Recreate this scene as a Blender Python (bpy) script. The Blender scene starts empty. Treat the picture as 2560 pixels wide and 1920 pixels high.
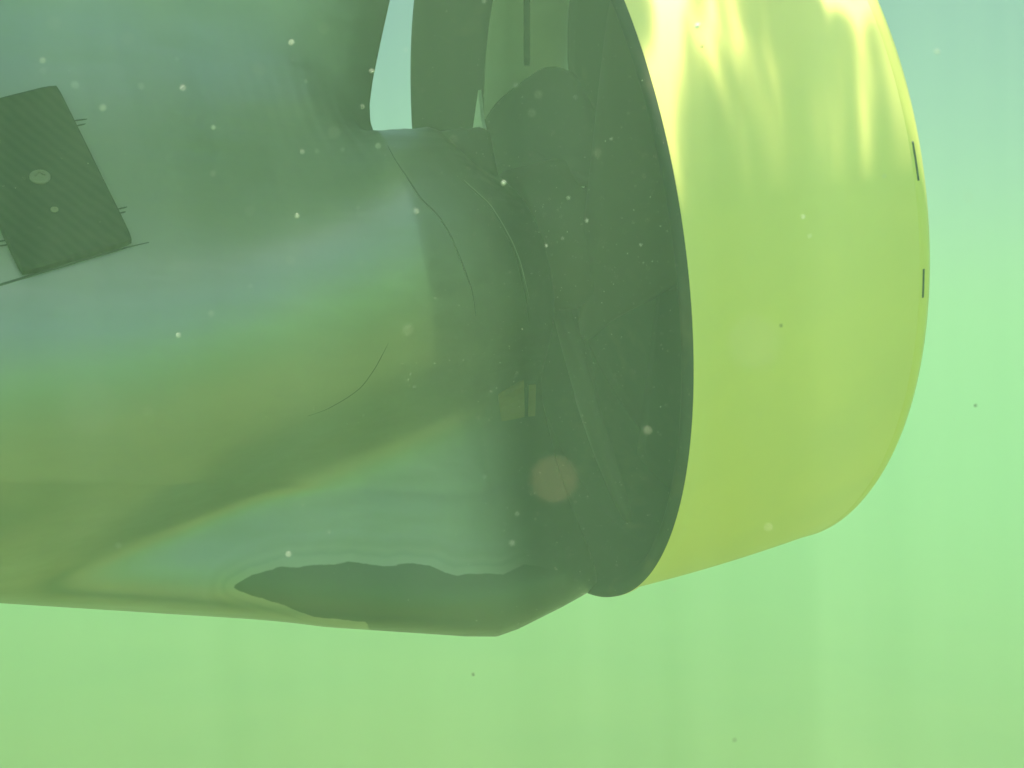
import bpy, math, random
import numpy as np
from mathutils import Vector, Matrix
from mathutils.bvhtree import BVHTree
random.seed(7)
np.random.seed(7)
S = bpy.context.scene
COL = S.collection

# ------------------------------------------------------------------ camera, world, sun, exposure
cam_d = bpy.data.cameras.new('camera')
cam = bpy.data.objects.new('camera', cam_d)
COL.objects.link(cam)
cam.location = (0, 0, 0)
cam.rotation_euler = (math.radians(90), 0, 0)
cam_d.sensor_width = 36.0
cam_d.lens = 36.0 * 3000 / 2560
cam_d.clip_start = 0.005
cam_d.clip_end = 400
cam_d.dof.use_dof = True
cam_d.dof.focus_distance = 1.12
cam_d.dof.aperture_fstop = 12.0
S.camera = cam

SUN = Vector((-0.04, -0.07, 0.99)).normalized()
sun_el = math.asin(SUN.z)
world = bpy.data.worlds.new('World')
S.world = world
world.use_nodes = True
wn = world.node_tree.nodes
wl = world.node_tree.links
bg = wn['Background']
sky = wn.new('ShaderNodeTexSky')
sky.sky_type = 'NISHITA'
sky.sun_disc = False
sky.sun_elevation = sun_el
sky.sun_rotation = math.atan2(SUN.x, SUN.y)
wl.new(sky.outputs[0], bg.inputs['Color'])
bg.inputs['Strength'].default_value = 0.10

sl = bpy.data.lights.new('sun', 'SUN')
sl.energy = 5.0
sl.angle = math.radians(0.4)
sl.color = (1.0, 0.95, 0.70)
so = bpy.data.objects.new('sun', sl)
COL.objects.link(so)
so.rotation_euler = SUN.to_track_quat('Z', 'Y').to_euler()

S.view_settings.view_transform = 'Standard'
S.view_settings.look = 'None'
S.view_settings.gamma = 1
S.view_settings.exposure = 0.18
S.view_settings.use_curve_mapping = False
cy = S.cycles
cy.max_bounces = 10
cy.diffuse_bounces = 3
cy.glossy_bounces = 3
cy.transmission_bounces = 4
cy.transparent_max_bounces = 16
cy.volume_bounces = 7
cy.use_denoising = True
cy.caustics_reflective = False
cy.caustics_refractive = False

# ------------------------------------------------------------------ helpers
def tag(o, label=None, cat=None, group=None, kind=None):
    if label: o['label'] = label
    if cat: o['category'] = cat
    if group: o['group'] = group
    if kind: o['kind'] = kind
    return o

def link(name, verts, faces, m, parent=None, smooth=True):
    me = bpy.data.meshes.new(name)
    me.from_pydata([tuple(map(float, p)) for p in verts], [], faces)
    me.update()
    if smooth:
        me.polygons.foreach_set('use_smooth', [True] * len(me.polygons))
    me.materials.append(m)
    o = bpy.data.objects.new(name, me)
    COL.objects.link(o)
    if parent: o.parent = parent
    return o

def mat(name, color, rough=0.5, metal=0.0, noise=None, bump=None, spec=0.5):
    m = bpy.data.materials.new(name)
    m.use_nodes = True
    nt = m.node_tree
    p = nt.nodes['Principled BSDF']
    p.inputs['Base Color'].default_value = (*color, 1)
    p.inputs['Roughness'].default_value = rough
    p.inputs['Metallic'].default_value = metal
    p.inputs['Specular IOR Level'].default_value = spec
    tc = nt.nodes.new('ShaderNodeTexCoord')
    if noise:
        c2, scale, lo, hi = noise
        n = nt.nodes.new('ShaderNodeTexNoise')
        n.inputs['Scale'].default_value = scale
        n.inputs['Detail'].default_value = 6
        nt.links.new(tc.outputs['Object'], n.inputs['Vector'])
        r = nt.nodes.new('ShaderNodeMapRange')
        r.inputs['From Min'].default_value = lo
        r.inputs['From Max'].default_value = hi
        nt.links.new(n.outputs['Fac'], r.inputs['Value'])
        mx = nt.nodes.new('ShaderNodeMix')
        mx.data_type = 'RGBA'
        mx.inputs[6].default_value = (*color, 1)
        mx.inputs[7].default_value = (*c2, 1)
        nt.links.new(r.outputs[0], mx.inputs[0])
        nt.links.new(mx.outputs[2], p.inputs['Base Color'])
    if bump:
        sc, st = bump
        n = nt.nodes.new('ShaderNodeTexNoise')
        n.inputs['Scale'].default_value = sc
        nt.links.new(tc.outputs['Object'], n.inputs['Vector'])
        b = nt.nodes.new('ShaderNodeBump')
        b.inputs['Strength'].default_value = st
        b.inputs['Distance'].default_value = 0.002
        nt.links.new(n.outputs['Fac'], b.inputs['Height'])
        nt.links.new(b.outputs[0], p.inputs['Normal'])
    return m

# shaft frame: n along the shaft towards the stern, b up, v towards the viewer; one unit = RAD metres
RAD = 0.4
C0 = np.array([.006, 3.222, .383])
th, ph = .305, .199
N = np.array([math.cos(ph)*math.cos(th), math.cos(ph)*math.sin(th), math.sin(ph)])
B = np.array([0, 0, 1.0]) - N[2]*N
B /= np.linalg.norm(B)
V = np.array([.30029318, -.95384695, 0.0])
V /= np.linalg.norm(V)
def P(u, w, v):
    return (C0 + u*N + w*B + v*V) * RAD
def ray(x, y):
    return np.array([(x-1280)/3000, 1.0, -(y-960)/3000])
def to_uw(x, y, v=0.0):
    """where the sight line of a measured point meets the plane at distance v from the keel's centre plane"""
    d = ray(x, y)
    o = C0 + v*V
    t = (o @ V) / (d @ V)
    h = d*t - C0
    return float(h @ N), float(h @ B)

# ------------------------------------------------------------------ materials
def paint_hull():
    m = bpy.data.materials.new('grey_hull_paint')
    m.use_nodes = True
    nt = m.node_tree; nd = nt.nodes; lk = nt.links
    p = nd['Principled BSDF']
    tc = nd.new('ShaderNodeTexCoord')
    n = nd.new('ShaderNodeTexNoise'); n.inputs['Scale'].default_value = 5; n.inputs['Detail'].default_value = 5
    lk.new(tc.outputs['Object'], n.inputs['Vector'])
    cr = nd.new('ShaderNodeValToRGB')
    cr.color_ramp.elements[0].position = .3; cr.color_ramp.elements[0].color = (.29, .33, .30, 1)
    cr.color_ramp.elements[1].position = .72; cr.color_ramp.elements[1].color = (.33, .36, .25, 1)
    lk.new(n.outputs['Fac'], cr.inputs['Fac'])
    # worn bottom paint: successive coats show as bands round the bare patch
    at = nd.new('ShaderNodeAttribute'); at.attribute_name = 'wear_distance'
    n2 = nd.new('ShaderNodeTexNoise'); n2.inputs['Scale'].default_value = 26; n2.inputs['Detail'].default_value = 4
    lk.new(tc.outputs['Object'], n2.inputs['Vector'])
    ma = nd.new('ShaderNodeMath'); ma.operation = 'MULTIPLY_ADD'
    ma.inputs[1].default_value = .030; lk.new(n2.outputs['Fac'], ma.inputs[0]); lk.new(at.outputs['Fac'], ma.inputs[2])
    wr = nd.new('ShaderNodeValToRGB')
    sub = nd.new('ShaderNodeMapRange')
    sub.inputs['From Min'].default_value = -.015; sub.inputs['From Max'].default_value = .165
    lk.new(ma.outputs[0], sub.inputs['Value'])
    el = wr.color_ramp.elements
    wr.color_ramp.interpolation = 'LINEAR'
    stops = [(0.0, (.07, .09, .06), 1), (.165, (.07, .09, .06), 1), (.185, (.35, .37, .28), .75), (.26, (.33, .35, .26), .55),
             (.30, (.24, .27, .20), .5), (.37, (.34, .36, .27), .5), (.44, (.27, .29, .22), .4), (.55, (.33, .36, .33), .4), (.62, (.34, .36, .33), .0)]
    el[0].position = 0; el[0].color = (*stops[0][1], stops[0][2])
    el[1].position = stops[-1][0]; el[1].color = (*stops[-1][1], stops[-1][2])
    for pos, c, a in stops[1:-1]:
        e = el.new(pos); e.color = (*c, a)
    lk.new(sub.outputs[0], wr.inputs['Fac'])
    mx = nd.new('ShaderNodeMix'); mx.data_type = 'RGBA'
    lk.new(wr.outputs['Alpha'], mx.inputs[0]); lk.new(cr.outputs[0], mx.inputs[6]); lk.new(wr.outputs[0], mx.inputs[7])
    # dark reflection and shade of the nozzle painted behind the second seam, soft edge
    a2 = nd.new('ShaderNodeAttribute'); a2.attribute_name = 'nozzle_shade_distance'
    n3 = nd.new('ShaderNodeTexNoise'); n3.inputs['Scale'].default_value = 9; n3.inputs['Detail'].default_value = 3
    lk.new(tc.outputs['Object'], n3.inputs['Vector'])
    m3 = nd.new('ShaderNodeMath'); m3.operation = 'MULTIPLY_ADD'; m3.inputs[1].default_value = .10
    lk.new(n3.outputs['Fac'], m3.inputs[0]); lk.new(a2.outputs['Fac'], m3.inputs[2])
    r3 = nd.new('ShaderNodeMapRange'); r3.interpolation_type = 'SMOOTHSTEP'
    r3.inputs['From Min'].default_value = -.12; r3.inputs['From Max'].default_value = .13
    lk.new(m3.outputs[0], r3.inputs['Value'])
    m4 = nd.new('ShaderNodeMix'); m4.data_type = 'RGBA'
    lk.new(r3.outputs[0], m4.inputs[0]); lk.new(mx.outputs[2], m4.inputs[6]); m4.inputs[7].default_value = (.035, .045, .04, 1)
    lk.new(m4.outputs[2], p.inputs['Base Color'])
    # silt film and scuffs: the gloss breaks up in patches and along fine streaks
    mp5 = nd.new('ShaderNodeMapping'); mp5.inputs['Rotation'].default_value = (0, math.radians(11), 0); mp5.inputs['Scale'].default_value = (3, 12, 30)
    lk.new(tc.outputs['Object'], mp5.inputs['Vector'])
    n5 = nd.new('ShaderNodeTexNoise'); n5.inputs['Scale'].default_value = 2.2; n5.inputs['Detail'].default_value = 7; n5.inputs['Roughness'].default_value = .65
    lk.new(mp5.outputs[0], n5.inputs['Vector'])
    r5 = nd.new('ShaderNodeMapRange'); r5.inputs['From Min'].default_value = .3; r5.inputs['From Max'].default_value = .7
    r5.inputs['To Min'].default_value = .30; r5.inputs['To Max'].default_value = .52
    lk.new(n5.outputs['Fac'], r5.inputs['Value']); lk.new(r5.outputs[0], p.inputs['Roughness'])
    b5 = nd.new('ShaderNodeBump'); b5.inputs['Strength'].default_value = .35; b5.inputs['Distance'].default_value = .0006
    n6 = nd.new('ShaderNodeTexNoise'); n6.inputs['Scale'].default_value = 70; n6.inputs['Detail'].default_value = 4
    lk.new(tc.outputs['Object'], n6.inputs['Vector']); lk.new(n6.outputs['Fac'], b5.inputs['Height']); lk.new(b5.outputs[0], p.inputs['Normal'])
    p.inputs['Metallic'].default_value = .72
    p.inputs['Specular IOR Level'].default_value = .6
    p.inputs['Coat Weight'].default_value = .3
    p.inputs['Coat Roughness'].default_value = .22
    return m
M_hull = paint_hull()
M_yellow = mat('yellow_nozzle_paint', (.86, .76, .24), .4, noise=((.76, .70, .25), 7, .35, .7))
M_dark = mat('black_antifouling', (.022, .028, .026), .75, noise=((.15, .105, .045), 9, .56, .8), spec=.2)  # brown patches stand in for faint reflections inside the nozzle
M_liner = mat('dull_steel_liner', (.74, .80, .76), .5, .0, noise=((.62, .68, .62), 10, .4, .7))
M_rim = mat('yellow_edge_bead', (.78, .72, .2), .3)
M_seam = mat('dark_seam_filler', (.02, .025, .02), .6)
M_seam_l = mat('pale_seam_filler', (.22, .23, .19), .6)
M_anode = mat('oxidised_zinc', (.02, .027, .02), .9, noise=((.045, .045, .03), 40, .45, .75), bump=(90, .6), spec=.1)
def ribbed(m):
    nt = m.node_tree; nd = nt.nodes; lk = nt.links; p = nd['Principled BSDF']
    tc = nd.new('ShaderNodeTexCoord'); wv = nd.new('ShaderNodeTexWave'); wv.bands_direction = 'DIAGONAL'
    wv.inputs['Scale'].default_value = 42; wv.inputs['Distortion'].default_value = 2.5; wv.inputs['Detail'].default_value = 3
    lk.new(tc.outputs['Object'], wv.inputs['Vector'])
    old = p.inputs['Base Color'].links[0].from_socket
    mx = nd.new('ShaderNodeMix'); mx.data_type = 'RGBA'; mx.inputs[7].default_value = (.09, .10, .07, 1)
    mm = nd.new('ShaderNodeMath'); mm.operation = 'MULTIPLY'; mm.inputs[1].default_value = .22
    lk.new(wv.outputs['Fac'], mm.inputs[0]); lk.new(mm.outputs[0], mx.inputs[0]); lk.new(old, mx.inputs[6]); lk.new(mx.outputs[2], p.inputs['Base Color'])
ribbed(M_anode)
M_screw = mat('dull_screw', (.25, .24, .16), .5, .6)
M_bronze = mat('dull_bronze', (.08, .075, .05), .6, .2, noise=((.05, .05, .035), 9, .4, .7), spec=.3)
M_blade = mat('dull_bronze_blade', (.05, .05, .035), .85, .0, noise=((.035, .035, .028), 9, .4, .7))
M_bottom = mat('pale_bottom_paint', (.50, .50, .30), .6, noise=((.42, .42, .24), 6, .4, .7))
M_olive = mat('olive_reflection_tone', (.15, .12, .05), .7, .0, noise=((.05, .05, .03), 30, .5, .75))
M_gap = mat('bright_gap_tone', (.85, .85, .8), .4, .0)
M_sand = mat('olive_silt', (.28, .25, .07), .9, noise=((.22, .20, .06), .8, .4, .7))
M_bubble = mat('pale_particle', (.80, .82, .74), .25)
M_speck = mat('pale_silt_speck', (.55, .57, .45), .6)
M_brown = mat('brown_particle', (.66, .46, .30), .6)

# ------------------------------------------------------------------ the boat's stern
boat = bpy.data.objects.new('boat', None)
COL.objects.link(boat)
boat.location = P(0, 0, 0)
tag(boat, 'grey boat stern underwater with yellow propeller nozzle, bolted dark anode and worn keel', 'boat')

aft_px = [(985, -120), (975, 0), (955, 90), (932, 200), (924, 262), (926, 305), (937, 338)]
aft = sorted([to_uw(*q)[::-1] for q in aft_px])          # (w, u) ascending in w
aw = np.array([a[0] for a in aft]); au = np.array([a[1] for a in aft])
W_TOP = aw[0]
bot_px = [(-900, 1448), (0, 1508), (600, 1546), (1140, 1583), (1215, 1584), (1262, 1568), (1470, 1468), (1500, 1452)]
bot = [to_uw(*q) for q in bot_px]
bu = np.array([q[0] for q in bot]); bw = np.array([q[1] for q in bot])
print('W_TOP', W_TOP, 'aft', aft, 'bot', bot)
low = [(-1.2, .03), (-.95, .02), (-.85, .0), (-.6, -.03), (-.4, -.03), (W_TOP-.03, -.03), (W_TOP, au[0])]
AW = np.array([q[0] for q in low] + list(aw[1:]) + [3.0]); AU = np.array([q[1] for q in low] + list(au[1:]) + [au[-1]+.12])
def u_aft(w): return np.interp(w, AW, AU)
def w_bot(u): return np.interp(u, bu, bw)
TOPS = [(-.38, W_TOP)] + [to_uw(*q) for q in ((1030, 328), (1060, 345), (1100, 385), (1150, 430), (1200, 458))]
print('TOPS', TOPS)
def smax(a, b, k):
    h = np.clip(.5 + .5*(a-b)/k, 0, 1)
    return b*(1-h) + a*h + k*h*(1-h)
def thick(u, w):
    # stern tube boss: elliptic section that swells forward
    top = np.interp(u, [-2.4, -1.3, -.75] + [q[0] for q in TOPS], [.56, .38, .30] + [q[1] for q in TOPS])
    bo = np.interp(u, [-2.4, -1.3, -.75, -.17, -.1], [-.72, -.57, -.47, -.38, -.37])
    a = np.interp(u, [-2.4, -1.3, -.75, -.38, -.26, -.03], [.74, .66, .58, .51, .47, .38])
    c0 = (top+bo)/2; cc = (top-bo)/2
    q = 1 - ((w-c0)/cc)**2
    q = np.where(u > -.30, q, q)
    boss = np.where(q > 0, a*np.sqrt(np.clip(q, 0, 1)), -.3)
    da = np.clip((-.03-u)/.02, 0, 1)
    boss = boss*np.sqrt(1-(1-da)**2)
    kt = np.interp(w, [-1.3, -.98, -.85, -.70, -.5, -.3, .3, .6, 1.0, 1.6, 2.4], [.27, .27, .25, .20, .15, .12, .13, .15, .19, .28, .5])
    kt = kt * np.interp(u, [-2.4, -.9, -.1, .02], [1.45, 1.1, .9, .75])
    fin = np.clip((u_aft(w)-u)/.62, 0, 1)                 # the keel above the boss thins towards its aft edge
    kt = np.where(w > W_TOP-.02, kt*(.22+.78*fin**.8), kt)
    k = np.interp(w, [-.3, .0, .25, .5], [.20, .22, .42, .5]) * np.interp(u, [-1.2, -.45, -.3], [1.0, .8, .35])
    t = smax(boss, kt, k)
    # round the aft edge and the sole
    e = np.clip((u_aft(w)-u)/np.where((w < W_TOP) & (w > -1.5), .014, .10), 0, 1)
    d = np.clip((w-w_bot(u))/.17, 0, 1)
    return t*np.sqrt(1-(1-e)**2)*(1-(1-d)**2.4)**.5

nu, nw = 330, 330
us = -2.5 + 2.56*np.linspace(0, 1, nu)**.8
sj = np.concatenate([np.linspace(0, .12, 60)[:-1]**1.0, np.linspace(.12, 1, nw-59)])
U, J = np.meshgrid(us, sj, indexing='ij')
Wg = w_bot(U) + J*(2.3 - w_bot(U))
Ug = np.minimum(U, u_aft(Wg))
Wg = np.maximum(Wg, w_bot(Ug))
T = thick(Ug, Wg)
for _ in range(2):                                        # soften the hard joints of the profile
    Tn = T.copy()
    Tn[1:-1, 1:-1] = (T[1:-1, 1:-1]*2 + T[:-2, 1:-1] + T[2:, 1:-1] + T[1:-1, :-2] + T[1:-1, 2:])/6
    T = np.where(T > .06, Tn, T)
# broad fillets: the swell runs smoothly into the keel above it, a tighter one below it
wt1 = np.clip((Wg+.30)/.55, 0, 1)**2*np.clip((1.7-Wg)/.3, 0, 1)*np.clip((-.36-Ug)/.55, 0, 1)**1.3
wt2 = np.clip((-.15-Wg)/.15, 0, 1)*np.clip((Wg+.86)/.12, 0, 1)
for it in range(1300):
    wgt = wt1[:, 1:-1] if it >= 40 else np.maximum(wt1, wt2)[:, 1:-1]
    T[:, 1:-1] += wgt*.25*(T[:, :-2] - 2*T[:, 1:-1] + T[:, 2:])
vr = []
for sgn in (1, -1):
    pts = (C0[None, None] + Ug[..., None]*N + Wg[..., None]*B + sgn*T[..., None]*V)*RAD
    vr.append(pts.reshape(-1, 3))
verts = np.concatenate(vr)
nwj = len(sj)
faces = []
for i in range(nu-1):
    for j in range(nwj-1):
        a = i*nwj+j; b_ = a+1; c = a+nwj+1; d = a+nwj
        if Ug[i, j] == Ug[i+1, j] and Ug[i, j+1] == Ug[i+1, j+1]: continue
        faces.append((a, d, c, b_))
        o2 = nu*nwj
        faces.append((o2+a, o2+b_, o2+c, o2+d))
# close front end and top
for j in range(nwj-1): faces.append((j, j+1, nu*nwj+j+1, nu*nwj+j))
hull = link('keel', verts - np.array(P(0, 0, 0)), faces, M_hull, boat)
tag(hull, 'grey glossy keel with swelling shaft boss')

import bmesh
bm = bmesh.new(); bm.from_mesh(hull.data)
bmesh.ops.remove_doubles(bm, verts=bm.verts, dist=1e-5)
bmesh.ops.recalc_face_normals(bm, faces=bm.faces)
bm.to_mesh(hull.data); bm.free()
tree = BVHTree.FromPolygons([Vector(p) for p in verts], faces)
def on_hull(x, y, off=0.0):
    d = Vector(ray(x, y)).normalized()
    loc, nor, idx, dist = tree.ray_cast(Vector((0, 0, 0)), d)
    if loc is None:
        loc, nor, idx, dist = tree.find_nearest(d*1.1)
    if nor.dot(d) > 0: nor = -nor
    return loc + nor*off, nor

# wear attribute: distance (metres) from the bare patch, measured in the keel's own side plane
wear_px = [(590, 1467), (635, 1438), (694, 1420), (782, 1411), (876, 1409), (958, 1418), (1029, 1409), (1076, 1413), (1112, 1431), (1140, 1437),
           (1193, 1434), (1258, 1440), (1285, 1426), (1311, 1411), (1345, 1418), (1395, 1432), (1450, 1452), (1500, 1455), (1500, 1640), (1000, 1640), (911, 1556), (782, 1534), (706, 1511), (635, 1485)]
wp = []
for x, y in wear_px:
    if y > 1560 or x > 1440:
        u_, w_ = to_uw(x, y, .1)
    else:
        l, _ = on_hull(x, y)
        h = np.array(l)/RAD - C0
        u_, w_ = h @ N, h @ B
    wp.append((u_, w_))
wp = np.array(wp)
me = hull.data
co = np.zeros(len(me.vertices)*3); me.vertices.foreach_get('co', co); co = co.reshape(-1, 3)/RAD
pu = co @ N; pw = co @ B
dist = np.full(len(pu), 9.0); inside = np.zeros(len(pu), bool)
for k in range(len(wp)):
    a, b_ = wp[k], wp[(k+1) % len(wp)]
    ab = b_-a
    t_ = np.clip(((pu-a[0])*ab[0] + (pw-a[1])*ab[1])/(ab@ab), 0, 1)
    dist = np.minimum(dist, np.hypot(pu-a[0]-t_*ab[0], pw-a[1]-t_*ab[1]))
    cr_ = ((a[1] > pw) != (b_[1] > pw)) & (pu < (b_[0]-a[0])*(pw-a[1])/(b_[1]-a[1]+1e-12)+a[0])
    inside ^= cr_
sd = np.where(inside, -dist, dist)
at_ = me.attributes.new('wear_distance', 'FLOAT', 'POINT')
at_.data.foreach_set('value', sd.astype(np.float32))

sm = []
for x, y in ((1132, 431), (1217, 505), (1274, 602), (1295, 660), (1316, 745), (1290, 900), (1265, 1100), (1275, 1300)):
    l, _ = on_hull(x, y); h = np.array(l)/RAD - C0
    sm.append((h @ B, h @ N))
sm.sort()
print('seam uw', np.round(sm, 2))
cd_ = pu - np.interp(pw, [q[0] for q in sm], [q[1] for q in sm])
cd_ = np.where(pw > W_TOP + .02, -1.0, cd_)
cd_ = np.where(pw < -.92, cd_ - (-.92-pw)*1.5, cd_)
a3_ = me.attributes.new('nozzle_shade_distance', 'FLOAT', 'POINT')  # painted nozzle shade, carried on down the keel
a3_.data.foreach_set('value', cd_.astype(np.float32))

def curve_tube(name, pts, rad, m, parent, sides=6, taper=True):
    vs, fs = [], []
    n_ = len(pts)
    base = Vector(P(0, 0, 0))
    for i, (p, nr) in enumerate(pts):
        tg = (pts[min(i+1, n_-1)][0] - pts[max(i-1, 0)][0]).normalized()
        s_ = tg.cross(nr).normalized(); q_ = s_.cross(tg).normalized()
        f_ = rad*(min(1, .35 + 3*min(i, n_-1-i)/max(n_-1, 1)) if taper else 1)
        for k in range(sides):
            a = 2*math.pi*k/sides
            vs.append(p + s_*math.cos(a)*f_ + q_*math.sin(a)*f_*.6 - base)
    for i in range(n_-1):
        for k in range(sides):
            a = i*sides+k; b2 = i*sides+(k+1) % sides
            fs.append((a, b2, b2+sides, a+sides))
    fs.append(tuple(range(sides))[::-1]); fs.append(tuple(range((n_-1)*sides, n_*sides)))
    return link(name, vs, fs, m, parent)
def resample(px, n_):
    px = np.array(px, float)
    s_ = np.r_[0, np.cumsum(np.hypot(*np.diff(px, axis=0).T))]
    q = np.linspace(0, s_[-1], n_)
    out = np.c_[np.interp(q, s_, px[:, 0]), np.interp(q, s_, px[:, 1])]
    for _ in range(3):
        out[1:-1] = (out[:-2] + 2*out[1:-1] + out[2:])/4
    return out
def hull_line(name, px, rad, m, n_=50, off=0.0):
    return curve_tube(name, [on_hull(x, y, off) for x, y in resample(px, n_)], rad, m, boat)

hull_line('seam', [(969, 364), (987, 399), (1018, 444), (1051, 496), (1095, 537), (1128, 590), (1156, 660), (1181, 727), (1190, 790)], .0008, M_seam)
hull_line('seam', [(1152, 450), (1217, 505), (1246, 549), (1274, 602), (1293, 650), (1316, 745), (1324, 810)], .0010, M_seam)
hull_line('seam', [(1160, 452), (1225, 512), (1253, 556), (1281, 607), (1300, 655), (1322, 745)], .0006, M_seam_l, off=.0008)
hull_line('scratch', [(972, 856), (940, 918), (905, 968), (868, 995), (815, 1025), (770, 1040)], .0004, M_seam, 30)
hull_line('seam', [(-120, 748), (0, 712), (120, 676), (240, 640), (335, 614), (372, 606)], .0012, M_seam, 40)

# anode (a sub-assembly bolted on the boss)
def hull_patch(name, quad, h, m, parent, nx=16, ny=20, bev=.15):
    """a plate whose four corners (tl, tr, br, bl) are given, following the hull and standing h proud of it"""
    tl, tr, br, bl = [np.array(q, float) for q in quad]
    vs, fs = [], []
    base = Vector(P(0, 0, 0))
    for lvl in (0, 1, 2):
        for i in range(nx+1):
            for j in range(ny+1):
                a = i/nx; c = j/ny
                ins = (0, 0, .012)[lvl]
                a2 = ins+(1-2*ins)*a; c2 = ins+(1-2*ins)*c
                # rounded corners
                ca, cc = (a2-.5)*2, (c2-.5)*2
                k = max(0, abs(ca)-.82)*max(0, abs(cc)-.88)*.9
                ca -= math.copysign(k, ca); cc -= math.copysign(k, cc)
                a2 = ca/2+.5; c2 = cc/2+.5
                q = (tl*(1-a2)+tr*a2)*(1-c2) + (bl*(1-a2)+br*a2)*c2
                l, nr = on_hull(q[0], q[1], 0)
                vs.append(l + nr*((-.004, h*.8, h)[lvl]) - base)
    K = (nx+1)*(ny+1)
    idx = lambda l, i, j: l*K + i*(ny+1)+j
    for i in range(nx):
        for j in range(ny):
            fs.append((idx(2, i, j), idx(2, i+1, j), idx(2, i+1, j+1), idx(2, i, j+1)))
    for l in (0, 1):
        for i in range(nx):
            for j in (0, ny):
                fs.append((idx(l, i, j), idx(l, i+1, j), idx(l+1, i+1, j), idx(l+1, i, j)))
        for j in range(ny):
            for i in (0, nx):
                fs.append((idx(l, i, j), idx(l, i, j+1), idx(l+1, i, j+1), idx(l+1, i, j)))
    o = link(name, vs, fs, m, parent, smooth=False)
    b3 = bmesh.new(); b3.from_mesh(o.data); 
    bmesh.ops.delete(b3, geom=[v_ for v_ in b3.verts if not v_.link_faces], context='VERTS')
    bmesh.ops.recalc_face_normals(b3, faces=b3.faces); b3.to_mesh(o.data); b3.free()
    return o
anode = hull_patch('anode', [(-135, 290), (142, 219), (333, 611), (55, 692)], .007, M_anode, boat)
tag(anode, 'dark rounded zinc anode plate')
def disc_on(name, x, y, r, h, m, parent, slot=True):
    l, nr = on_hull(x, y, .0068)
    z = nr.normalized(); xa = z.orthogonal().normalized(); ya = z.cross(xa)
    vs, fs = [], []
    prof = [(1.0, 0), (1.0, h*.6), (.82, h), (.55, h), (.5, h*.45), (0.02, h*.45)]
    K = 24
    for (rr, hh) in prof:
        for k in range(K):
            a = 2*math.pi*k/K
            star = 1 - (.25 if (rr < .6 and k % 6 < 3) else 0)
            vs.append(l + (xa*math.cos(a)+ya*math.sin(a))*r*rr*star + z*hh - Vector(P(0, 0, 0)))
    for q in range(len(prof)-1):
        for k in range(K):
            fs.append((q*K+k, q*K+(k+1) % K, (q+1)*K+(k+1) % K, (q+1)*K+k))
    fs.append(tuple(range((len(prof)-1)*K, len(prof)*K)))
    return link(name, vs, fs, m, parent, smooth=False)
disc_on('screw', 101, 459, .0082, .0022, M_screw, anode)
disc_on('screw', 137, 540, .0030, .0012, M_screw, anode)
# tack lugs that hold the anode
for a_, b_ in (((176, 304), (218, 298)), ((180, 318), (214, 310)), ((293, 524), (318, 518)), ((298, 534), (314, 530)), ((-10, 606), (22, 600)), ((-10, 616), (24, 612))):
    curve_tube('lug', [on_hull(a_[0]*(1-t_)+b_[0]*t_, a_[1]*(1-t_)+b_[1]*t_, .0004) for t_ in np.linspace(0, 1, 8)], .0008, M_seam, anode)

for q_ in ([(1244, 985), (1310, 948), (1312, 1043), (1254, 1054)], [(1322, 962), (1340, 960), (1338, 1040), (1320, 1042)]):
    hull_patch('olive_reflection', q_, .0004, M_olive, boat, 6, 6)  # olive marks paint in reflections on the boss end
# hull bottom above the keel (shades the boss, out of the frame)
hv, hf = [], []
xs = np.linspace(-3.0, .12, 30); ss = np.linspace(-1, 1, 41)
for x in xs:
    for s_ in ss:
        yk = 1.27 + .30*(x)*1.0
        half = .54*min(1, .75 + .25*(-(x-.12)))
        z = .80 + .20*abs(s_)**1.5*1.2 + max(0, (x+.5))*.10
        hv.append((x, yk + s_*half, z))
nS = len(ss); nX = len(xs)
for x in (0,):
    base_n = len(hv)
for (x, y, z) in list(hv): hv.append((x, y, 1.28))
for i in range(nX-1):
    for j in range(nS-1):
        a = i*nS+j
        hf.append((a, a+1, a+nS+1, a+nS))
        hf.append((base_n+a, base_n+a+nS, base_n+a+nS+1, base_n+a+1))
for i in range(nX-1):
    for j in (0, nS-1):
        a = i*nS+j; hf.append((a, a+nS, base_n+a+nS, base_n+a))
for j in range(nS-1):
    for i in (0, nX-1):
        a = i*nS+j; hf.append((a, a+1, base_n+a+1, base_n+a))
hb = link('hull', np.array(hv)-np.array(P(0, 0, 0)), hf, M_bottom, boat)
b3 = bmesh.new(); b3.from_mesh(hb.data); bmesh.ops.recalc_face_normals(b3, faces=b3.faces); b3.to_mesh(hb.data); b3.free()

# nozzle: a ring of aerofoil section
nozzle = bpy.data.objects.new('nozzle', None); COL.objects.link(nozzle); nozzle.parent = boat
tag(nozzle, 'yellow ring nozzle with black inside')
BASE = np.array(P(0, 0, 0))
OV, OW = .053, -.008        # the nozzle and propeller axis, measured against the shaft boss
def lathe(name, prof, m, parent, K=256, closed=False, a0=0, a1=2*math.pi):
    vs, fs = [], []
    full = abs(a1-a0-2*math.pi) < 1e-6
    KK = K if full else K+1
    for u, r in prof:
        for k in range(KK):
            a = a0 + (a1-a0)*k/K
            vs.append(P(u, OW + r*math.sin(a), OV + r*math.cos(a)) - BASE)
    n_ = len(prof)
    for q in range(n_ if closed else n_-1):
        q2 = (q+1) % n_
        for k in range(K):
            k2 = (k+1) % KK
            fs.append((q*KK+k, q*KK+k2, q2*KK+k2, q2*KK+k))
    if not full and closed:
        fs.append(tuple(q*KK for q in range(n_)))
        fs.append(tuple(q*KK+K for q in range(n_))[::-1])
    o = link(name, vs, fs, m, parent)
    b3 = bmesh.new(); b3.from_mesh(o.data); bmesh.ops.recalc_face_normals(b3, faces=b3.faces); b3.to_mesh(o.data); b3.free()
    return o
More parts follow.
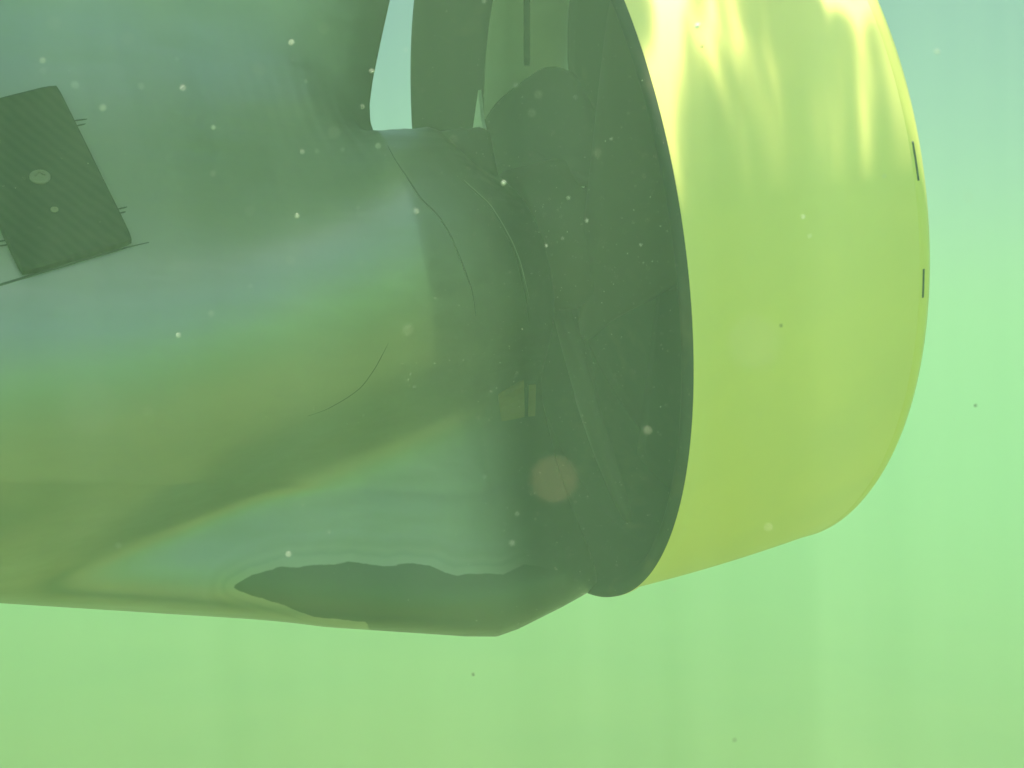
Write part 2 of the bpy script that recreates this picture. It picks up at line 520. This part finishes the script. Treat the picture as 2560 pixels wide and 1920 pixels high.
# outer shell
L_N = .575
out_prof = [(.0, .9525), (.006, .9530), (.03, .944)] + [(.03+(L_N-.064)*t_, .944-.012*t_**1.6 + .004*math.sin(math.pi*t_)) for t_ in np.linspace(.05, 1, 14)]
lathe('outer_shell', out_prof, M_yellow, nozzle)
uE, rE = out_prof[-1]
lathe('trailing_bead', [(uE, rE), (uE+.003, rE+.0012), (uE+.018, rE+.001), (uE+.030, rE-.006), (uE+.034, rE-.020), (uE+.015, rE-.034)], M_rim, nozzle)
# black nose and inner liner
nose = [(.0, .9525), (-.008, .9515), (-.016, .945), (-.018, .937), (-.012, .924), (.01, .908), (.05, .893), (.09, .884), (.12, .880), (.21, .877)]
lprof = [(.21, .877), (.215, .873), (.35, .871), (.45, .876), (uE+.015, rE-.034)]
lathe('liner_band', lprof, M_liner, nozzle, K=128, a0=math.radians(20), a1=math.radians(170))
lathe('inner_liner', lprof, M_dark, nozzle, K=160, a0=math.radians(170), a1=math.radians(380))
bar = [(ray(1317, y)*((C0+u*N)@N)/(ray(1317, y)@N))*RAD for y, u in ((-150, .23), (-60, .25), (60, .285), (162, .325))]
bv, bf = [], []
for p_ in bar:
    for dx, dn in ((-.0038, -.004), (.0038, -.004), (.0038, .004), (-.0038, .004)):
        bv.append(p_ + np.array([dx, dn, 0]) - BASE)
for q in range(len(bar)-1):
    for k in range(4): bf.append((q*4+k, q*4+(k+1) % 4, q*4+4+(k+1) % 4, q*4+4+k))
bf += [(0, 1, 2, 3), (12, 13, 14, 15)]
link('rib', bv, bf, M_dark, nozzle, smooth=False)
lathe('inner_liner', nose, M_dark, nozzle)
# thin slots at the trailing edge
def pix_angle(x, y, u, r):
    """angle round the nozzle of the ring point nearest a measured point"""
    best = min(((x-(1280+3000*p[0]/p[1]))**2 + (y-(960-3000*p[2]/p[1]))**2, a) for a in np.linspace(-1.2, 1.2, 1200)
               for p in [C0+u*N+(OW+r*math.sin(a))*B+(OV+r*math.cos(a))*V])
    return best[1]
for (y0, y1, dr) in ((350, 450, .0055), (672, 742, .0055)):
    a0 = pix_angle(2300, y1, uE+.01, rE); a1 = pix_angle(2300, y0, uE+.01, rE)
    lathe('slot', [(uE+.006, rE+.0005), (uE+.007, rE+.0028), (uE+.010, rE+.0028), (uE+.011, rE+.0005)], M_seam, nozzle, K=16, closed=True, a0=a0, a1=a1)

# propeller
prop = bpy.data.objects.new('propeller', None); COL.objects.link(prop); prop.parent = boat
lathe('hub', [(-.03, .02), (-.03, .17), (-.01, .19), (.1, .20), (.3, .20), (.42, .20), (.52, .12), (.56, .01)], M_bronze, prop, K=64)
# one blade's outline, measured, as (u, radius, angle) about the shaft
b_px = [(1170,432,.115),(1180,380,.135),(1205,320,.155),(1250,250,.185),(1310,203,.22),(1370,163,.25),(1435,182,.255),(1490,300,.235),(1518,400,.20),(1530,468,.15),(1400,462,.125),(1245,438,.115)]
def uv_plane(x, y, u):
    d = ray(x, y); Cc = C0+u*N
    h = d*((Cc@N)/(d@N)) - Cc
    return float(h@V)-OV, float(h@B)-OW
bo_ = []
for k in range(len(b_px)):
    a_, c_ = np.array(b_px[k], float), np.array(b_px[(k+1) % len(b_px)], float)
    for t_ in np.linspace(0, 1, 7)[:-1]:
        bo_.append(a_*(1-t_)+c_*t_)
bo_ = np.array(bo_)
for _ in range(3): bo_ = (np.roll(bo_, 1, 0)+2*bo_+np.roll(bo_, -1, 0))/4
bpts = []
for x_, y_, u_ in bo_:
    v_, w_ = uv_plane(x_, y_, u_)
    rr = min(math.hypot(v_, w_), .862); a_ = math.atan2(w_, v_)
    bpts.append((u_, rr*math.cos(a_), rr*math.sin(a_)))
bpts = np.array(bpts)
print('blade r', np.hypot(bpts[:, 1], bpts[:, 2]).round(2))
def blade(rot):
    vs, fs = [], []
    cen = bpts.mean(0); K = len(bpts)
    rings = [(.30, .030), (.6, .026), (.85, .020), (.96, .015), (1.0, .008)]
    for sd_ in (1, -1):
        for (f_, hh) in rings:
            for q in bpts:
                u_, v_, w_ = cen + (q-cen)*f_
                u_ += sd_*hh - .03*(1-f_**2)
                v2 = v_*math.cos(rot)-w_*math.sin(rot); w2 = v_*math.sin(rot)+w_*math.cos(rot)
                vs.append(P(u_, OW+w2, OV+v2)-BASE)
    R_ = len(rings)
    for sd_ in (0, 1):
        o_ = sd_*R_*K
        for q in range(R_-1):
            for k in range(K):
                fs.append((o_+q*K+k, o_+q*K+(k+1) % K, o_+(q+1)*K+(k+1) % K, o_+(q+1)*K+k))
        fs.append(tuple(o_+k for k in range(K)))
    for k in range(K):
        fs.append(((R_-1)*K+k, (R_-1)*K+(k+1) % K, (2*R_-1)*K+(k+1) % K, (2*R_-1)*K+k))
    o = link('blade', vs, fs, M_blade, prop)
    b3 = bmesh.new(); b3.from_mesh(o.data); bmesh.ops.recalc_face_normals(b3, faces=b3.faces); b3.to_mesh(o.data); b3.free()
for k in range(3):
    blade(2*math.pi*k/3)
    rot = 2*math.pi*k/3
    sel = list(range(len(bpts)-15, len(bpts)-1))
    pts_ = []
    for q in sel:
        u_, v_, w_ = bpts[q]
        v2 = v_*math.cos(rot)-w_*math.sin(rot); w2 = v_*math.sin(rot)+w_*math.cos(rot)
        pts_.append((Vector(P(u_-.006, OW+w2, OV+v2)), Vector(-N)))
    if k == 0: curve_tube('lit_edge', pts_, .0042, M_liner, prop)  # pale strip paints in the light on the blade's lower edge
def reflection_piece(px, u):
    vs_ = []
    for x_, y_ in px:
        uu = u
        while uu > .02:
            v_, w_ = uv_plane(x_, y_, uu)
            if math.hypot(v_, w_) < .84: break
            uu -= .01
        for du_ in (0, .004): vs_.append(P(uu+du_, OW+w_, OV+v_)-BASE)
    n_ = len(px)
    fs_ = [tuple(range(0, 2*n_, 2)), tuple(range(1, 2*n_, 2))[::-1]] + [(2*k, 2*k+1, (2*k+3) % (2*n_), (2*k+2) % (2*n_)) for k in range(n_)]
    return link('olive_reflection_piece', vs_, fs_, M_olive, nozzle, smooth=False)
def flat_piece(name, px, u, m, h=.01):
    vs_ = []
    for x_, y_ in px:
        v_, w_ = uv_plane(x_, y_, u)
        for du_ in (0, h): vs_.append(P(u+du_, OW+w_, OV+v_)-BASE)
    n_ = len(px)
    fs_ = [tuple(range(0, 2*n_, 2)), tuple(range(1, 2*n_, 2))[::-1]] + [(2*k, 2*k+1, (2*k+3) % (2*n_), (2*k+2) % (2*n_)) for k in range(n_)]
    return link(name, vs_, fs_, m, nozzle, smooth=False)
flat_piece('gap_sliver', [(1196, 225), (1203, 300), (1209, 325), (1196, 352), (1180, 400), (1174, 396), (1182, 320)], .095, M_liner)  # pale piece added for bright water showing through a gap
flat_piece('gap_tip', [(1126, 421), (1145, 428), (1166, 424), (1181, 410), (1178, 424), (1166, 436), (1150, 438)], .05, M_gap)  # bright colour stands for the lit gap between hub and boss
# added vanes behind the propeller, closing off light from the open rear
def add_blocker_vane(a0, span):
    vs, fs = [], []
    nr_, nc = 10, 12
    for side in (0, 1):
        for i in range(nr_+1):
            r = .13 + (.878-.13)*i/nr_
            for j in range(nc+1):
                q = j/nc
                a = a0 + span*q
                du = .43 + .085*q + (1 if side else -1)*.008*math.sqrt(max(0, 1-(2*q-1)**2))
                vs.append(P(du, OW+r*math.sin(a), OV+r*math.cos(a))-BASE)
    K = (nr_+1)*(nc+1)
    ix = lambda s, i, j: s*K+i*(nc+1)+j
    for i in range(nr_):
        for j in range(nc):
            fs.append((ix(0, i, j), ix(0, i, j+1), ix(0, i+1, j+1), ix(0, i+1, j)))
            fs.append((ix(1, i, j), ix(1, i+1, j), ix(1, i+1, j+1), ix(1, i, j+1)))
    for j in range(nc):
        fs.append((ix(0, nr_, j), ix(0, nr_, j+1), ix(1, nr_, j+1), ix(1, nr_, j)))
    o = link('blocker_vane', vs, fs, M_dark, nozzle)
    b3 = bmesh.new(); b3.from_mesh(o.data); bmesh.ops.remove_doubles(b3, verts=b3.verts, dist=1e-6); bmesh.ops.recalc_face_normals(b3, faces=b3.faces); b3.to_mesh(o.data); b3.free()
for k in range(8):
    add_blocker_vane(math.radians(8) + 2*math.pi*k/8, math.radians(47))

# ------------------------------------------------------------------ water: surface, bed and the turbid body of water
def plane(name, z, sx, m):
    vs = [(-sx, -sx, z), (sx, -sx, z), (sx, sx, z), (-sx, sx, z)]
    return link(name, vs, [(0, 1, 2, 3)], m, smooth=False)
bed = plane('seabed', -2.3, 28, M_sand); tag(bed, 'silty olive seabed fading into green water', kind='structure')
def water_surface_mat():  # flat sheet; ripple light is put into its transparency, stronger near the boat
    m = bpy.data.materials.new('caustic_water_surface')
    m.use_nodes = True
    nt = m.node_tree; nd = nt.nodes; lk = nt.links
    nd.clear()
    out = nd.new('ShaderNodeOutputMaterial')
    tr = nd.new('ShaderNodeBsdfTransparent')
    tc = nd.new('ShaderNodeTexCoord')
    mp = nd.new('ShaderNodeMapping'); mp.inputs['Scale'].default_value = (1, 1, 1)
    lk.new(tc.outputs['Object'], mp.inputs['Vector'])
    nz = nd.new('ShaderNodeTexNoise'); nz.inputs['Scale'].default_value = 7; nz.inputs['Detail'].default_value = 2
    lk.new(mp.outputs[0], nz.inputs['Vector'])
    ad = nd.new('ShaderNodeVectorMath'); ad.operation = 'MULTIPLY_ADD'; ad.inputs[1].default_value = (.12, .12, .12)
    lk.new(nz.outputs['Color'], ad.inputs[0]); lk.new(mp.outputs[0], ad.inputs[2])
    total = None
    for sc_, off in ((22, 0), (37, 3.3)):
        vo = nd.new('ShaderNodeTexVoronoi'); vo.feature = 'SMOOTH_F1'; vo.inputs['Scale'].default_value = sc_
        vo.inputs['Smoothness'].default_value = .25
        o2 = nd.new('ShaderNodeVectorMath'); o2.operation = 'ADD'; o2.inputs[1].default_value = (off, off, 0)
        lk.new(ad.outputs[0], o2.inputs[0]); lk.new(o2.outputs[0], vo.inputs['Vector'])
        pw_ = nd.new('ShaderNodeMath'); pw_.operation = 'POWER'; pw_.inputs[1].default_value = 7.5
        lk.new(vo.outputs['Distance'], pw_.inputs[0])
        if total is None: total = pw_
        else:
            s2 = nd.new('ShaderNodeMath'); s2.operation = 'ADD'; lk.new(total.outputs[0], s2.inputs[0]); lk.new(pw_.outputs[0], s2.inputs[1]); total = s2
    mr = nd.new('ShaderNodeMapRange'); mr.inputs['From Min'].default_value = 0; mr.inputs['From Max'].default_value = 1.0
    mr.inputs['To Min'].default_value = .2; mr.inputs['To Max'].default_value = 24.0
    mr.clamp = False
    lk.new(total.outputs[0], mr.inputs['Value'])
    mn = nd.new('ShaderNodeMath'); mn.operation = 'MINIMUM'; mn.inputs[1].default_value = 4.8
    lk.new(mr.outputs[0], mn.inputs[0])
    ln = nd.new('ShaderNodeVectorMath'); ln.operation = 'LENGTH'; lk.new(tc.outputs['Object'], ln.inputs[0])
    fd = nd.new('ShaderNodeMapRange'); fd.inputs['From Min'].default_value = 1.8; fd.inputs['From Max'].default_value = 3.4
    lk.new(ln.outputs['Value'], fd.inputs['Value'])
    mf = nd.new('ShaderNodeMix'); mf.data_type = 'FLOAT'
    lk.new(fd.outputs[0], mf.inputs[0]); lk.new(mn.outputs[0], mf.inputs[2]); mf.inputs[3].default_value = .85
    lk.new(mf.outputs[0], tr.inputs['Color'])
    lk.new(tr.outputs[0], out.inputs['Surface'])
    return m
ws = plane('water_surface', 1.30, 200, water_surface_mat()); tag(ws, 'flat water surface with ripple light in its transparency, seen from below', kind='structure')

haze_m = bpy.data.materials.new('turbid_green_water'); haze_m.use_nodes = True
nt = haze_m.node_tree; nt.nodes.clear()
ho = nt.nodes.new('ShaderNodeOutputMaterial'); hv_ = nt.nodes.new('ShaderNodeVolumePrincipled')
hv_.inputs['Color'].default_value = (.60, .951, .675, 1)
hv_.inputs['Density'].default_value = .165
hv_.inputs['Anisotropy'].default_value = 0.2
nt.links.new(hv_.outputs[0], ho.inputs['Volume'])
hz = link('haze', [(x, y, z) for z in (-3.8, 1.295) for (x, y) in ((-30, -30), (30, -30), (30, 30), (-30, 30))],
          [(0, 3, 2, 1), (4, 5, 6, 7), (0, 1, 5, 4), (1, 2, 6, 5), (2, 3, 7, 6), (3, 0, 4, 7)], haze_m, smooth=False)
tag(hz, 'turbid green water', kind='stuff')

# ------------------------------------------------------------------ particles drifting in the water
def rough_ball(name, loc, r, m, seg=2, squash=1.0, jit=.28):
    b3 = bmesh.new()
    bmesh.ops.create_icosphere(b3, subdivisions=seg, radius=r)
    rot = Matrix.Rotation(random.uniform(0, 6), 3, 'Y')
    for v_ in b3.verts:
        v_.co *= 1+random.uniform(-jit, jit)
        v_.co.x *= squash
        v_.co = rot @ v_.co
    me_ = bpy.data.meshes.new(name); b3.to_mesh(me_); b3.free()
    me_.polygons.foreach_set('use_smooth', [True]*len(me_.polygons))
    me_.materials.append(m)
    o = bpy.data.objects.new(name, me_); COL.objects.link(o)
    o.location = loc
    return o
K1 = 2560/2212
sharp = [(92,131,3.6,.42),(93,153,2.6,.40),(222,233,5.2,.40),(461,275,3.6,.50),(629,92,4.2,.45),(642,467,3.8,.5),(803,154,3.2,.5),(783,231,2.6,.5),
  (817,315,3.8,.45),(385,725,3.6,.48),(1088,395,4.4,.52),(1267,477,3.0,.6),(1180,531,2.4,.6),(1228,427,2.8,.55),(899,457,2.6,.42),
  (305,186,2.8,.40),(395,190,3.0,.40),(162,183,3.4,.36),(382,127,1.8,.5),(653,328,2.2,.5),(685,326,2.2,.5),(740,323,2.0,.5),(1114,184,2.6,.5),
  (1507,56,6.5,.55),(2025,112,4.6,.42),(1735,469,3.2,.5),(1749,510,2.2,.5),(1910,380,2.2,.5),(456,677,2.4,.42),(541,618,1.9,.5),(460,375,2.2,.42),
  (256,1179,2.4,.45),(623,1198,2.8,.42),(1106,1173,2.6,.42),(1047,1030,1.8,.5),(1117,1110,1.8,.5),(1457,1275,1.7,.6),(774,448,1.4,.6),(661,176,1.4,.6),
  (1046,3,3.0,.5),(876,107,2.6,.45),(887,808,1.4,.6),(895,836,1.2,.6),(1384,529,1.6,.6),(1215,515,1.5,.6),(1320,300,1.6,.6),(1243,210,1.8,.5)]
for x, y, r_, z in sharp:
    p = ray(x*K1, y*K1)*z
    big = (x, y) == (1507, 56)
    o = rough_ball('suspended_particle', p, r_*K1*z/3000*.72, M_bubble, squash=random.uniform(1, 1.6))
    if big: tag(o, 'largest bright spark in front of the sunlit top of the yellow nozzle', 'particle')
    else: tag(o, 'tiny bright particle drifting in the green water', 'particle', 'bright particles drifting in the water')
soft = [(881,713,.28,2.6),(722,285,.26,4.2),(540,456,.30,3.0),(628,563,.30,3.0),(1163,204,.34,3.2),(1149,244,.34,3.2),(118,50,.24,3.4),(2092,427,.28,2.6),(320,890,.3,2.6),
  (1398,930,.34,3.0),(560,150,.24,3.2),(275,82,.24,3.0),(1620,560,.3,2.0),(700,60,.27,3.2),(1290,330,.34,2.4),(980,300,.34,2.2),(1420,170,.34,2.6),(1660,1140,.34,2.6)]
for x, y, z, r_ in soft:
    o = rough_ball('blurred_particle', ray(x*K1, y*K1)*z, r_*K1*z/3000, M_speck)
    tag(o, 'small pale out-of-focus particle close to the viewer', 'particle', 'out-of-focus particles near the viewer')
for x, y, z, r_, m_, lb in ((1198,1040,.084,10,M_brown,'round brownish blurred particle in front of the dark nozzle mouth'),
                            (1628,750,.075,15,M_speck,'wide faint blurred particle in front of the yellow nozzle'),
                            (197,882,.072,13,M_speck,'wide faint blurred particle in front of the grey hull at left')):
    o = rough_ball('blurred_particle', ray(x*K1, y*K1)*z, r_*K1*z/3000, m_, squash=1.3 if m_ is M_speck else 1)
    tag(o, lb, 'particle')
for x, y, z in ((2107,876,.6),(1022,1457,.6),(1517,101,.6),(1687,703,.6),(1587,1850/K1,.5)):
    o = rough_ball('dark_particle', ray(x*K1, y*K1)*z, 2.4*K1*z/3000, M_seam)
    tag(o, 'tiny dark particle drifting in the green water', 'particle', 'dark particles drifting in the water')
# uncountable fine silt: one cloud
sv, sf = [], []
ico = [(0,0,1),(.94,0,-.33),(-.47,.82,-.33),(-.47,-.82,-.33)]
for _ in range(1900):
    z = random.uniform(.3, 1.05)
    if random.random() < .6: x, y = random.gauss(1380, 260), random.gauss(800, 420)
    else: x, y = random.uniform(-200, 2760), random.uniform(-200, 2100)
    p = ray(x, y)*z
    if x > 1680 and z > .75 and random.random() < .6: continue
    r_ = random.choice((.7, .8, .9, 1.1, 1.5))*z/3000
    k0 = len(sv)
    for q in ico: sv.append(p + np.array(q)*r_)
    sf += [(k0, k0+1, k0+2), (k0, k0+2, k0+3), (k0, k0+3, k0+1), (k0+1, k0+3, k0+2)]
silt = link('silt', sv, sf, M_speck, None, smooth=False)
tag(silt, 'fine pale silt suspended in the green water', 'silt', kind='stuff')
